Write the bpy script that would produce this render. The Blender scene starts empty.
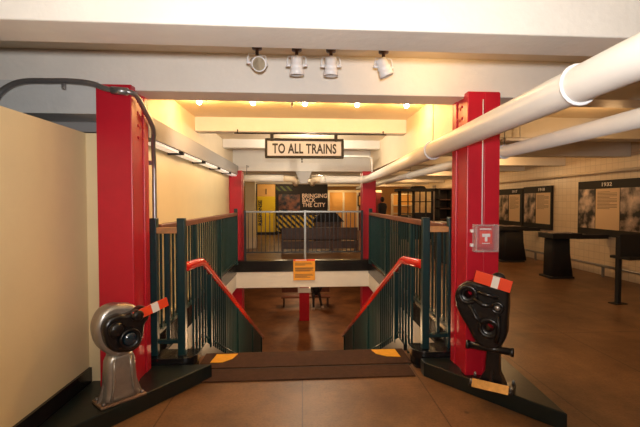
import bpy, bmesh, math, random
from mathutils import Vector, Matrix
random.seed(7)
R = math.radians
C = bpy.context.scene.collection
S = bpy.context.scene
# ------------------------------------------------------------------ camera, world, exposure
cam = bpy.data.objects.new('camera', bpy.data.cameras.new('camera')); C.objects.link(cam)
cam.data.sensor_width = 36; cam.data.lens = 22.5; cam.data.shift_x = -10/640
cam.data.clip_start = .05
cam.location = (0, 0, 1.48)
cam.rotation_euler = (R(90-1.6), 0, R(-4))
S.camera = cam
W = bpy.data.worlds.new('world'); S.world = W; W.use_nodes = True
W.node_tree.nodes['Background'].inputs[0].default_value = (1, .72, .45, 1)
W.node_tree.nodes['Background'].inputs[1].default_value = .02
S.view_settings.view_transform = 'Standard'; S.view_settings.look = 'None'
S.view_settings.gamma = 1; S.view_settings.exposure = 0; S.view_settings.use_curve_mapping = False
S.cycles.use_denoising = True
S.cycles.sample_clamp_indirect = 4
S.cycles.max_bounces = 7; S.cycles.diffuse_bounces = 4
WARM = (1, .63, .27); NEUT = (1, .93, .84)
def lamp(name, kind, loc, watts, col=WARM, size=.05, rot=(0, 0, 0), parent=None, sy=None, spot=None):
    d = bpy.data.lights.new(name, kind); d.energy = watts; d.color = col
    if kind == 'AREA':
        d.size = size
        if sy: d.shape = 'RECTANGLE'; d.size_y = sy
    else: d.shadow_soft_size = size
    if kind == 'SPOT': d.spot_size = R(spot or 100); d.spot_blend = .6
    o = bpy.data.objects.new(name, d); C.objects.link(o); o.location = loc; o.rotation_euler = rot
    if parent: o.parent = parent
    return o
# the photographer's flash, just above the lens, and the room's lamps behind the photographer
lamp('camera_flash', 'SPOT', (.02, -.22, 1.62), 285, (1, .96, .92), .06, rot=(R(121), 0, R(-4)), spot=150).data.spot_blend = 1
for x, y in ((-.4, -.8), (2.6, -.8), (.8, -2.8), (4.4, 1.2)):
    lamp('room_lamp', 'AREA', (x, y, 2.26), 11 if x < 2 else 8, (1, .66, .36), .5)
# bay lamps over the well and over the passage beyond
for y, w in ((6.4, 62), (9.9, 24), (12.9, 18), (16.2, 26), (20.5, 24)):
    lamp('bay_lamp', 'POINT', (.1 if y < 9 else .6, y, 2.3 if y > 6.5 else 2.38), w, (1, .86, .66) if y < 9 else (1, .74, .42), .06)
for x, y, w in ((3.4, 4.2, 8), (4.2, 8.3, 17), (4.2, 12, 14), (4.6, 16, 14), (4.2, 20.5, 16), (-2.9, 11, 6), (-3, 16, 6)):
    lamp('bay_lamp', 'POINT', (x, y, 2.25), w*1.9, (1, .58, .25), .08)
# platform level below the stair
for x, y, w in ((-2.2, 11.5, 20), (2.2, 13, 22), (.3, 17, 26), (0, 21.5, 22), (0, 6, 10)):
    lamp('platform_lamp', 'POINT', (x, y, -.5), w*3.6, (1, .62, .32), .1)

# ------------------------------------------------------------------ materials
def mat(name, col, rough=.6, metal=0, spec=.5, bump=0, bscale=40, var=0, vscale=6, emit=None, es=0, coat=0, alpha=None, trans=0):
    m = bpy.data.materials.new(name); m.use_nodes = True
    nt = m.node_tree; n = nt.nodes; l = nt.links; b = n['Principled BSDF']
    b.inputs['Base Color'].default_value = (*col, 1); b.inputs['Roughness'].default_value = rough
    b.inputs['Metallic'].default_value = metal; b.inputs['Specular IOR Level'].default_value = spec
    b.inputs['Coat Weight'].default_value = coat; b.inputs['Coat Roughness'].default_value = .12
    if emit: b.inputs['Emission Color'].default_value = (*emit, 1); b.inputs['Emission Strength'].default_value = es
    if alpha is not None: b.inputs['Alpha'].default_value = alpha
    b.inputs['Transmission Weight'].default_value = trans
    tc = n.new('ShaderNodeTexCoord')
    if bump or var:
        nz = n.new('ShaderNodeTexNoise'); nz.inputs['Scale'].default_value = bscale; nz.inputs['Detail'].default_value = 6
        l.new(tc.outputs['Object'], nz.inputs['Vector'])
        if bump:
            bp = n.new('ShaderNodeBump'); bp.inputs['Strength'].default_value = bump; bp.inputs['Distance'].default_value = .01
            l.new(nz.outputs['Fac'], bp.inputs['Height']); l.new(bp.outputs['Normal'], b.inputs['Normal'])
    if var:
        nv = n.new('ShaderNodeTexNoise'); nv.inputs['Scale'].default_value = vscale; nv.inputs['Detail'].default_value = 8
        nv.inputs['Roughness'].default_value = .65
        l.new(tc.outputs['Object'], nv.inputs['Vector'])
        rp = n.new('ShaderNodeValToRGB'); e = rp.color_ramp.elements
        e[0].position = .3; e[1].position = .7
        e[0].color = tuple(max(0, c*(1-var)) for c in col)+(1,); e[1].color = tuple(min(1, c*(1+var)) for c in col)+(1,)
        l.new(nv.outputs['Fac'], rp.inputs['Fac']); l.new(rp.outputs['Color'], b.inputs['Base Color'])
    return m
M = {}
M['cream'] = mat('cream_paint', (.80, .68, .42), .55, bump=.08, bscale=60, var=.04, vscale=2)
M['white'] = mat('white_beam_paint', (.80, .77, .72), .5, bump=.25, bscale=25, var=.04, vscale=3)
M['ceil'] = mat('ceiling_paint', (.80, .68, .50), .6, bump=.25, bscale=20, var=.05, vscale=3)
M['offwhite'] = mat('white_wall_paint', (.62, .64, .64), .6, bump=.15, bscale=30, var=.06, vscale=4)
M['red'] = mat('red_gloss_paint', (.50, .009, .026), .36, bump=.12, bscale=18, var=.08, vscale=5)
M['green'] = mat('dark_green_paint', (.005, .034, .038), .35, bump=.08, bscale=30, var=.1)
M['plinth'] = mat('plinth_paint', (.006, .013, .013), .35, bump=.1, bscale=20, var=.2)
M['black'] = mat('black_gloss_paint', (.008, .008, .009), .25, bump=.15, bscale=25)
M['blackm'] = mat('black_matt', (.012, .011, .011), .7)
M['iron'] = mat('black_iron', (.006, .006, .007), .28, bump=.4, bscale=30, coat=.15)
M['wood'] = mat('handrail_wood', (.16, .055, .03), .4, var=.3, vscale=14)
M['woodlit'] = mat('flashlit_wood', (.45, .24, .09), .5, var=.3, vscale=14)  # rail wood made paler, flash light put into its colour
M['benchw'] = mat('bench_wood', (.07, .035, .028), .45, var=.3, vscale=8)
M['redrail'] = mat('red_handrail', (.75, .02, .012), .22, coat=.5)
M['silver'] = mat('silver_paint', (.42, .40, .37), .32, metal=.75, bump=.2, bscale=30, var=.15, vscale=10)
M['silverd'] = mat('worn_silver', (.27, .17, .11), .45, metal=.4, bump=.3, bscale=30, var=.3, vscale=18)
M['steel'] = mat('galvanised_steel', (.33, .33, .34), .35, metal=.8, var=.1)
M['railmetal'] = mat('grey_rail_metal', (.30, .32, .33), .35, metal=.6)
M['raildark'] = mat('dark_rail_metal', (.03, .035, .045), .4, metal=.3)
M['pipe'] = mat('white_pipe', (.80, .78, .74), .4, bump=.08, bscale=15, var=.03)
M['wplastic'] = mat('white_plastic', (.82, .83, .86), .35)
M['bulb'] = mat('lit_bulb', (1, .9, .7), .3, emit=(1, .85, .6), es=60)
M['bulbdim'] = mat('lamp_glass', (.5, .42, .3), .2, coat=.5)
M['tube'] = mat('lit_tube', (1, 1, 1), .3, emit=(1, .93, .82), es=.35)
M['orange'] = mat('orange_enamel', (.85, .07, .02), .35)
M['stripe'] = mat('white_enamel', (.85, .80, .72), .35)
M['yellow'] = mat('yellow_paint', (.85, .42, .01), .5, var=.12, vscale=20)
M['yelpanel'] = mat('yellow_panel', (.85, .60, .01), .4)
M['notice'] = mat('amber_notice', (.85, .36, .01), .45)
M['ink'] = mat('black_ink', (.01, .01, .012), .5)
M['signface'] = mat('grey_sign_enamel', (.52, .55, .66), .4, var=.05)
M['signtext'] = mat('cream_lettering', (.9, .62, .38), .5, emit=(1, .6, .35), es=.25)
M['darkwall'] = mat('dark_exhibit_wall', (.022, .014, .012), .6)
M['brass'] = mat('brass_plate', (.55, .28, .08), .3, metal=.8, var=.2, vscale=30)
M['lens'] = mat('dark_blue_lens', (.004, .02, .035), .1, coat=1)
M['amberwall'] = mat('amber_wall', (.80, .45, .14), .5)
M['paper'] = mat('text_paper', (.75, .55, .33), .6)
M['grey'] = mat('grey_duct_paint', (.34, .33, .33), .45, bump=.1)
M['concrete'] = mat('plinth_concrete', (.25, .2, .15), .8, var=.2)
M['nosing'] = mat('stone_nosing', (.055, .025, .015), .8, spec=.2, bump=.3, bscale=80, var=.25, vscale=20)
M['cloth'] = mat('dark_cloth', (.015, .014, .02), .8)
M['skin'] = mat('skin', (.45, .25, .17), .5)
M['shoe'] = mat('white_shoe', (.6, .5, .42), .6)
M['maroon'] = mat('maroon_frame', (.12, .008, .008), .4)
M['clear'] = mat('clear_plastic', (.9, .9, .9), .08, alpha=.07, coat=.6)
M['clearedge'] = mat('clear_plastic_rim', (.9, .75, .75), .1, alpha=.3, coat=1)

def floor_mat(name, c1, c2, seams=True, rough=.42):
    m = bpy.data.materials.new(name); m.use_nodes = True
    nt = m.node_tree; n = nt.nodes; l = nt.links; b = n['Principled BSDF']
    tc = n.new('ShaderNodeTexCoord')
    a = n.new('ShaderNodeTexNoise'); a.inputs['Scale'].default_value = 1.3; a.inputs['Detail'].default_value = 12; a.inputs['Roughness'].default_value = .7
    l.new(tc.outputs['Object'], a.inputs['Vector'])
    r = n.new('ShaderNodeValToRGB'); e = r.color_ramp.elements; e[0].position = .35; e[1].position = .66
    e[0].color = (*c1, 1); e[1].color = (*c2, 1); l.new(a.outputs['Fac'], r.inputs['Fac'])
    out = r.outputs['Color']
    f = n.new('ShaderNodeTexNoise'); f.inputs['Scale'].default_value = 55; f.inputs['Detail'].default_value = 4
    l.new(tc.outputs['Object'], f.inputs['Vector'])
    r2 = n.new('ShaderNodeValToRGB'); r2.color_ramp.elements[0].position = .3; r2.color_ramp.elements[0].color = (.6, .6, .6, 1); r2.color_ramp.elements[1].position = .55
    l.new(f.outputs['Fac'], r2.inputs['Fac'])
    mx = n.new('ShaderNodeMix'); mx.data_type = 'RGBA'; mx.blend_type = 'MULTIPLY'; mx.inputs[0].default_value = .6
    l.new(out, mx.inputs[6]); l.new(r2.outputs['Color'], mx.inputs[7]); out = mx.outputs[2]
    # dark spots
    v = n.new('ShaderNodeTexVoronoi'); v.inputs['Scale'].default_value = 2.3; l.new(tc.outputs['Object'], v.inputs['Vector'])
    r3 = n.new('ShaderNodeValToRGB'); r3.color_ramp.elements[0].position = .03; r3.color_ramp.elements[0].color = (.35, .3, .28, 1); r3.color_ramp.elements[1].position = .055
    l.new(v.outputs['Distance'], r3.inputs['Fac'])
    m3 = n.new('ShaderNodeMix'); m3.data_type = 'RGBA'; m3.blend_type = 'MULTIPLY'; m3.inputs[0].default_value = .8
    l.new(out, m3.inputs[6]); l.new(r3.outputs['Color'], m3.inputs[7]); out = m3.outputs[2]
    if seams:
        mp = n.new('ShaderNodeMapping'); mp.inputs['Location'].default_value = (.98+.0, -.5, 0)
        l.new(tc.outputs['Object'], mp.inputs['Vector'])
        br = n.new('ShaderNodeTexBrick'); br.offset = 0; br.inputs['Scale'].default_value = 1
        br.inputs['Brick Width'].default_value = .98; br.inputs['Row Height'].default_value = 1.9; br.inputs['Mortar Size'].default_value = .005
        br.inputs['Color1'].default_value = br.inputs['Color2'].default_value = (1, 1, 1, 1); br.inputs['Mortar'].default_value = (.25, .2, .18, 1)
        l.new(mp.outputs[0], br.inputs['Vector'])
        m4 = n.new('ShaderNodeMix'); m4.data_type = 'RGBA'; m4.blend_type = 'MULTIPLY'; m4.inputs[0].default_value = .8
        l.new(out, m4.inputs[6]); l.new(br.outputs['Color'], m4.inputs[7]); out = m4.outputs[2]
    l.new(out, b.inputs['Base Color']); b.inputs['Roughness'].default_value = rough
    bp = n.new('ShaderNodeBump'); bp.inputs['Strength'].default_value = .15; bp.inputs['Distance'].default_value = .01
    l.new(f.outputs['Fac'], bp.inputs['Height']); l.new(bp.outputs['Normal'], b.inputs['Normal'])
    return m
M['floor'] = floor_mat('worn_brown_concrete', (.105, .048, .019), (.27, .14, .06))
M['pfloor'] = floor_mat('platform_floor', (.12, .045, .016), (.34, .15, .055), False, .5)

def tile_mat():
    m = bpy.data.materials.new('cream_wall_tile'); m.use_nodes = True
    n = m.node_tree.nodes; l = m.node_tree.links; b = n['Principled BSDF']
    tc = n.new('ShaderNodeTexCoord'); sp = n.new('ShaderNodeSeparateXYZ'); cb = n.new('ShaderNodeCombineXYZ')
    l.new(tc.outputs['Object'], sp.inputs[0]); l.new(sp.outputs['Y'], cb.inputs[0]); l.new(sp.outputs['Z'], cb.inputs[1])
    br = n.new('ShaderNodeTexBrick'); br.offset = 0; br.inputs['Scale'].default_value = 1
    br.inputs['Brick Width'].default_value = .15; br.inputs['Row Height'].default_value = .15; br.inputs['Mortar Size'].default_value = .006
    br.inputs['Color1'].default_value = (.72, .58, .40, 1); br.inputs['Color2'].default_value = (.76, .62, .44, 1); br.inputs['Mortar'].default_value = (.60, .48, .33, 1)
    l.new(cb.outputs[0], br.inputs['Vector']); l.new(br.outputs['Color'], b.inputs['Base Color']); b.inputs['Roughness'].default_value = .3
    return m
M['tile'] = tile_mat()
def hazard_mat(name, ang, sc, c1, c2, thr=.5):
    m = bpy.data.materials.new(name); m.use_nodes = True
    n = m.node_tree.nodes; l = m.node_tree.links; b = n['Principled BSDF']
    tc = n.new('ShaderNodeTexCoord'); mp = n.new('ShaderNodeMapping'); mp.inputs['Rotation'].default_value = (0, R(ang), 0)
    w = n.new('ShaderNodeTexWave'); w.inputs['Scale'].default_value = sc; w.bands_direction = 'X'
    l.new(tc.outputs['Object'], mp.inputs[0]); l.new(mp.outputs[0], w.inputs[0])
    r = n.new('ShaderNodeValToRGB'); r.color_ramp.interpolation = 'CONSTANT'; e = r.color_ramp.elements
    e[0].color = (*c1, 1); e[1].position = thr; e[1].color = (*c2, 1)
    l.new(w.outputs['Fac'], r.inputs['Fac']); l.new(r.outputs['Color'], b.inputs['Base Color'])
    return m
M['hazard'] = hazard_mat('hazard_stripes', 45, 1.6, (.015, .012, .01), (.75, .52, .03), .55)
M['hazgreen'] = hazard_mat('dim_stripes', 45, 1.6, (.012, .012, .01), (.12, .16, .02), .6)
def photo_mat(name, c1, c2, sc=6):
    m = bpy.data.materials.new(name); m.use_nodes = True
    n = m.node_tree.nodes; l = m.node_tree.links; b = n['Principled BSDF']
    tc = n.new('ShaderNodeTexCoord'); v = n.new('ShaderNodeTexVoronoi'); v.inputs['Scale'].default_value = sc
    nz = n.new('ShaderNodeTexNoise'); nz.inputs['Scale'].default_value = sc*.6; nz.inputs['Detail'].default_value = 5
    l.new(tc.outputs['Object'], v.inputs['Vector']); l.new(tc.outputs['Object'], nz.inputs['Vector'])
    r = n.new('ShaderNodeValToRGB'); e = r.color_ramp.elements; e[0].position = .42; e[1].position = .62
    e[0].color = (*c1, 1); e[1].color = (*c2, 1); l.new(nz.outputs['Fac'], r.inputs['Fac'])
    mx = n.new('ShaderNodeMix'); mx.data_type = 'RGBA'; mx.blend_type = 'MULTIPLY'; mx.inputs[0].default_value = .5
    l.new(r.outputs['Color'], mx.inputs[6]); l.new(v.outputs['Distance'], mx.inputs[7]); l.new(mx.outputs[2], b.inputs['Base Color'])
    b.inputs['Roughness'].default_value = .35
    return m
M['photo'] = photo_mat('archive_photo_print', (.02, .014, .012), (.85, .66, .52))
M['night'] = photo_mat('night_photo_print', (.008, .008, .012), (.45, .16, .06), 5)

# ------------------------------------------------------------------ mesh helpers
class MB:
    def __init__(s): s.b = bmesh.new()
    def _xf(s, verts, Mx): bmesh.ops.transform(s.b, matrix=Mx, verts=verts); return s
    def box(s, x0, x1, y0, y1, z0, z1, Mx=None):
        r = bmesh.ops.create_cube(s.b, size=1)['verts']
        T = Matrix.Translation(((x0+x1)/2, (y0+y1)/2, (z0+z1)/2)) @ Matrix.Diagonal((abs(x1-x0), abs(y1-y0), abs(z1-z0), 1))
        return s._xf(r, (Mx @ T) if Mx else T)
    def tube(s, pts, r, n=10, sy=1.0, cap=True, radii=None):
        pts = [Vector(p) for p in pts]; rings = []
        up = Vector((0, 0, 1))
        prev = None
        for i, p in enumerate(pts):
            t = (pts[min(i+1, len(pts)-1)]-pts[max(i-1, 0)]).normalized()
            a = t.cross(up)
            if a.length < .02: a = prev if prev else Vector((1, 0, 0))
            a.normalize()
            if prev and a.dot(prev) < 0: a = -a
            prev = a; c = a.cross(t).normalized()
            rr = radii[i] if radii else r
            rings.append([s.b.verts.new(p+a*math.cos(2*math.pi*k/n)*rr+c*math.sin(2*math.pi*k/n)*rr*sy) for k in range(n)])
        for A, B in zip(rings, rings[1:]):
            for k in range(n):
                f = s.b.faces.new((A[k], A[(k+1) % n], B[(k+1) % n], B[k])); f.smooth = True
        if cap: s.b.faces.new(rings[0][::-1]); s.b.faces.new(rings[-1])
        return s
    def lathe(s, prof, Mx=None, n=24, sx=1, sy=1):
        # profile of (radius, height) about local Z
        rings = []
        for r, z in prof:
            rings.append([s.b.verts.new((Mx or Matrix()) @ Vector((r*sx*math.cos(2*math.pi*k/n), r*sy*math.sin(2*math.pi*k/n), z))) for k in range(n)])
        for A, B in zip(rings, rings[1:]):
            for k in range(n):
                f = s.b.faces.new((A[k], A[(k+1) % n], B[(k+1) % n], B[k])); f.smooth = True
        if prof[0][0] > 1e-4: s.b.faces.new(rings[0][::-1])
        if prof[-1][0] > 1e-4: s.b.faces.new(rings[-1])
        return s
    def prism(s, poly, a0, a1, axis='z', Mx=None):
        def P(u, v, w): return {'z': (u, v, w), 'y': (u, w, v), 'x': (w, u, v)}[axis]
        Mx = Mx or Matrix()
        A = [s.b.verts.new(Mx @ Vector(P(u, v, a0))) for u, v in poly]; B = [s.b.verts.new(Mx @ Vector(P(u, v, a1))) for u, v in poly]
        s.b.faces.new(A[::-1]); s.b.faces.new(B); n = len(poly)
        for k in range(n): s.b.faces.new((A[k], A[(k+1) % n], B[(k+1) % n], B[k]))
        return s
    def build(s, name, m, parent=None, bev=0, seg=2):
        bmesh.ops.remove_doubles(s.b, verts=s.b.verts, dist=1e-6)
        bmesh.ops.recalc_face_normals(s.b, faces=s.b.faces)
        me = bpy.data.meshes.new(name); s.b.to_mesh(me); s.b.free()
        o = bpy.data.objects.new(name, me); C.objects.link(o); me.materials.append(M[m] if isinstance(m, str) else m)
        if parent: o.parent = parent
        if bev:
            b = o.modifiers.new('bevel', 'BEVEL'); b.width = bev; b.segments = seg; b.limit_method = 'ANGLE'; b.angle_limit = R(40)
        return o
def tag(o, label, cat, group=None):
    o['label'] = label; o['category'] = cat
    if group: o['group'] = group
    return o
def thing(name, label, cat, loc=(0, 0, 0), rz=0, group=None):
    o = bpy.data.objects.new(name, None); C.objects.link(o); o.location = loc; o.rotation_euler = (0, 0, rz)
    o.empty_display_size = .1
    return tag(o, label, cat, group)
def st(o): o['kind'] = 'structure'; return o
def copy_tree(o, parent=None):
    c = o.copy(); C.objects.link(c); c.parent = parent
    for ch in list(o.children): copy_tree(ch, c)
    return c
def text(name, body, w, h, m, parent=None, depth=.004, bold=0, Mx=None, spacing=1.0):
    cu = bpy.data.curves.new(name, 'FONT'); cu.body = body; cu.extrude = .01; cu.offset = bold; cu.space_character = spacing
    cu.align_x = 'CENTER'; cu.align_y = 'CENTER'; cu.resolution_u = 3
    t = bpy.data.objects.new(name, cu); C.objects.link(t); bpy.context.view_layer.update()
    me = bpy.data.meshes.new_from_object(t.evaluated_get(bpy.context.evaluated_depsgraph_get()))
    bpy.data.objects.remove(t)
    xs = [v.co.x for v in me.vertices]; ys = [v.co.y for v in me.vertices]
    cx, cy = (max(xs)+min(xs))/2, (max(ys)+min(ys))/2
    for v in me.vertices:
        v.co = Vector(((v.co.x-cx)*w/(max(xs)-min(xs)), -v.co.z*depth/.01, (v.co.y-cy)*h/(max(ys)-min(ys))))
        if Mx: v.co = Mx @ v.co
    o = bpy.data.objects.new(name, me); C.objects.link(o); me.materials.clear(); me.materials.append(M[m])
    if parent: o.parent = parent
    return o
def outline(name, outer, holes, depth, m, parent, Mx=None, bevel=.006):
    """a plate with rounded outline and holes, in the local XZ plane, thick along Y"""
    cu = bpy.data.curves.new(name, 'CURVE'); cu.dimensions = '2D'; cu.fill_mode = 'BOTH'; cu.extrude = depth/2-bevel; cu.bevel_depth = bevel; cu.bevel_resolution = 2
    for pts in [outer]+holes:
        sp = cu.splines.new('BEZIER'); sp.bezier_points.add(len(pts)-1); sp.use_cyclic_u = True; sp.resolution_u = 5
        for b, p in zip(sp.bezier_points, pts):
            b.co = (p[0], p[1], 0); b.handle_left_type = b.handle_right_type = 'AUTO'
    t = bpy.data.objects.new(name, cu); C.objects.link(t); bpy.context.view_layer.update()
    me = bpy.data.meshes.new_from_object(t.evaluated_get(bpy.context.evaluated_depsgraph_get()))
    bpy.data.objects.remove(t)
    for v in me.vertices:
        v.co = Vector((v.co.x, -v.co.z, v.co.y))
        if Mx: v.co = Mx @ v.co
    o = bpy.data.objects.new(name, me); C.objects.link(o); me.materials.clear(); me.materials.append(M[m]); o.parent = parent
    return o
def circ(cx, cz, r, n=8, rz=None): return [(cx+r*math.cos(2*math.pi*k/n), cz+(rz or r)*math.sin(2*math.pi*k/n)) for k in range(n)]

# ------------------------------------------------------------------ the setting
XL, XR, YB, YF = -4.2, 6.1, -4.0, 24.0
ZC = 2.6
def slab(name, m, *boxes, bev=0):
    b = MB()
    for q in boxes: b.box(*q)
    return st(b.build(name, m, bev=bev))
slab('floor', 'floor', (XL, XR, YB, 3.9, -.22, 0))
slab('floor', 'floor', (XL, -1.42, 3.9, 8.1, -.22, 0))
slab('floor', 'floor', (1.46, XR, 3.9, 8.1, -.22, 0))
slab('floor', 'floor', (XL, XR, 8.1, YF, -.22, 0))
slab('floor', 'pfloor', (-5, 5, 3, 24.5, -3.0, -2.8))
slab('wall_platform_front', 'darkwall', (-5, 5, 2.85, 3, -2.8, -.22))
slab('wall_platform_end', 'darkwall', (-5, 5, 24.5, 24.6, -2.8, -.22))
slab('wall_platform_left', 'darkwall', (-5.1, -5, 3, 24.5, -2.8, -.22))
slab('wall_platform_right', 'darkwall', (5, 5.1, 3, 24.5, -2.8, -.22))
slab('ceiling', 'ceil', (XL, XR, YB, YF, ZC, ZC+.15))
slab('wall_back', 'cream', (XL, XR, YB-.1, YB, 0, ZC))
slab('wall_left', 'offwhite', (XL-.1, XL, YB, YF, 0, ZC))
slab('wall_right', 'tile', (XR, XR+.1, YB, YF, 0, ZC))
slab('wall_far', 'amberwall', (XL, XR, YF, YF+.1, 0, ZC))
# cream partition left of the photographer and its return to the column
slab('wall_partition', 'cream', (-1.72, -1.62, YB, 3.20, 0, 2.0), (-1.62, -1.49, 3.14, 3.20, 0, 2.0))
slab('baseboard_left', 'black', (-1.62, -1.60, YB, 3.135, 0, .225))
# white bulkhead high above the partition, and the grey channel beyond it
slab('wall_upper', 'offwhite', (XL, -1.495, 3.07, 3.40, 2.13, 2.365))
slab('trim_1', 'grey', (XL, -1.5, 3.41, 3.47, 2.055, 2.14))
slab('wall_gap_shade', 'blackm', (XL, -1.5, 3.49, 3.54, 0, 2.14))  # black sheet put in for the shade in the gap below the channel
# cream wall beside the well, bulkhead over it
slab('wall_well_left', 'cream', (-1.54, -1.465, 3.5, 8.6, 0, 2.22))
slab('wall_bulkhead_left', 'ceil', (-1.56, -1.40, 3.37, 9.2, 2.225, ZC))
slab('wall_bulkhead_right', 'ceil', (1.42, 1.58, 3.37, 9.2, 2.12, ZC))
slab('baseboard_well_left', 'cream', (-1.46, -1.40, 3.63, 8.0, .28, .31))
# beams
def beam(y0, y1, x0, x1, z0, m='white'): return slab('ceiling_beam', m, (x0, x1, y0, y1, z0, ZC+.02), bev=.008)
beam(1.91, 2.17, XL, XR, 2.30)
beam(3.09, 3.36, XL, XR, 2.31)
beam(-.6, -.3, XL, XR, 2.3); beam(-2.7, -2.4, XL, XR, 2.3)
beam(5.38, 5.58, -1.40, 1.42, 2.415)
beam(7.22, 7.44, -1.40, 1.42, 2.45)
beam(8.25, 8.48, -1.40, 1.58, 2.115)
for y in (5.1, 7.05, 8.9): beam(y, y+.24, 1.58, XR, 2.33)
for y in (10.6, 12.6, 14.6, 16.8, 19, 21.4): beam(y, y+.26, XL, XR, 2.34)
# stairwell: white slab edge below, black curb on top
slab('trim_2', 'white', (-1.42, 1.46, 7.98, 8.1, -.22, .10), bev=.006)
slab('trim_3', 'black', (-1.46, 1.50, 7.96, 8.16, .10, .32), bev=.008)
slab('trim_4', 'white', (-1.42, -1.30, 3.9, 7.98, -.22, .06))
slab('trim_5', 'white', (1.34, 1.46, 3.9, 7.98, -.22, .06))
slab('trim_6', 'black', (-1.455, -1.29, 3.63, 7.96, .06, .28), bev=.006)
slab('trim_7', 'black', (1.33, 1.50, 3.63, 7.96, .06, .28), bev=.006)
slab('trim_6', 'black', (-1.46, -1.30, 3.63, 3.9, 0, .06))
slab('trim_7', 'black', (1.34, 1.50, 3.63, 3.9, 0, .06))
# rounded black curb ends that carry the posts
def curb_end(sgn, x_in, x_out, name):
    b = MB(); r = .12
    # corner rounded at the front inner side
    poly = [(x_out, 3.40)]
    cx = x_in+sgn*r; cy = 3.40+r
    for k in range(8):
        a = R(90*k/7)
        poly.append((cx-sgn*r*math.sin(a), cy-r*math.cos(a)))
    poly += [(x_in, 3.63), (x_out, 3.63)]
    b.prism(poly, .10, .17)
    ins = [(x+(sgn*.025 if x == x_in or abs(x-x_in) < r and y < 3.6 else 0), y+(.025 if y < 3.45 else 0)) for x, y in poly]
    b.prism(ins, 0, .10)
    return st(b.build(name, 'black', bev=.008))
curb_end(-1, -.90, -1.50, 'trim_8'); curb_end(1, .98, 1.56, 'trim_9')
# threshold stones at the head of the stair
slab('trim_10', 'nosing', (-.90, .96, 3.30, 3.535, 0, .012), bev=.003)
slab('trim_10', 'nosing', (-.93, 1.0, 3.565, 3.92, 0, .014), bev=.003)
slab('trim_10', 'blackm', (-.92, .98, 3.535, 3.565, 0, .005))
# the flight of steps down
b = MB()
for k in range(1, 17): b.box(-.97, 1.01, 3.9+.345*(k-1), 3.9+.345*k+.02, -.165*k-.12, -.165*k)
b.box(-.97, 1.01, 3.86, 3.9, -.3, -.02)
st(b.build('staircase', 'nosing'))
def stringer(x0, x1):
    b = MB(); L = 5.7
    b.prism([(3.9, -.35), (3.9, .06), (4.1, .06), (3.9+L, .06-L*.478), (3.9+L, -2.8), (3.9+L-.3, -2.8)], x0, x1, 'x')
    return st(b.build('stair_stringer', 'plinth'))
stringer(-1.03, -.97); stringer(1.01, 1.07)

# ------------------------------------------------------------------ red columns
def column(label, x0, x1, y0, y1, z0, z1, side):
    t = thing('steel_column', label, 'column', ((x0+x1)/2, (y0+y1)/2, z0), 0)
    w = (x1-x0)/2; d = (y1-y0)/2; h = z1-z0
    # front cover, rear cover and the recessed web between
    MB().box(-w, w, -d, -d+.09, 0, h).build('front_flange', 'red', t, .006)
    MB().box(-w, w, d-.09, d, 0, h-.02).build('rear_flange', 'red', t, .006)
    MB().box(-w+.012, w-.012, -d+.09, d-.09, 0, h-.02).build('web', 'red', t)
    return t
cA = column('red steel column on the left behind the silver lamp stand', -1.485, -1.235, 3.02, 3.34, .12, 2.335, -1)
cB = column('red steel column on the right with a fire alarm pull station', 1.275, 1.53, 3.02, 3.34, .12, 2.335, 1)
for c, w in ((cA, .125), (cB, .1275)):
    # cap plates, rivets, and the seam plate on the right column
    pass
b = MB(); b.box(.005, .1275, -.168, -.16, 0, 2.205); b.build('cover_strip', 'red', cB, .003)
for c, sx in ((cA, 1), (cB, -1)):
    b = MB()
    for i in range(4):
        for j in range(2):
            Mx = Matrix.Translation((sx*.125, -.05+.09*j, 2.12-.09*i)) @ Matrix.Rotation(R(90)*sx, 4, 'Y')
            b.lathe([(0, 0), (.013, 0), (.011, .007), (.004, .010), (0, .011)][::-1], Mx, 10)
    b.build('rivets', 'red', c)
column('far red steel column at the left back corner of the stairwell', -1.46, -1.21, 8.17, 8.46, -2.8, 2.12, -1)
column('far red steel column at the right back corner of the stairwell', 1.24, 1.52, 8.17, 8.46, -2.8, 2.12, 1)
t = thing('steel_column', 'short red column on the lower level, seen below the white slab edge', 'column', (.075, 14.5, -2.8))
MB().box(-.18, .18, -.15, .15, 0, 1.03).build('shaft', 'red', t, .01)
MB().box(-.23, .23, -.2, .2, 1.03, 1.20).build('white_collar', 'wplastic', t, .01)
MB().box(-.17, .17, -.14, .14, 1.20, 2.58).build('upper_shaft', 'red', t, .01)

# ------------------------------------------------------------------ corner plinths
def plinth(label, poly):
    t = thing('display_plinth', label, 'plinth', (poly[0][0], poly[0][1], 0))
    ox, oy = poly[0]; q = [(x-ox, y-oy) for x, y in poly]
    MB().prism(q, 0, .12).build('platform_top', 'plinth', t, .006)
    return t
plinth('dark green three-cornered plinth on the left floor under the silver lamp stand',
       [(-.76, 3.395), (-1.595, 2.20), (-1.595, 3.135), (-1.488, 3.135), (-1.48, 3.395)])
plinth('dark green pointed plinth on the right floor under the black coupler',
       [(1.03, 3.395), (1.03, 3.30), (1.70, 2.42), (1.76, 3.395)])

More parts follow.
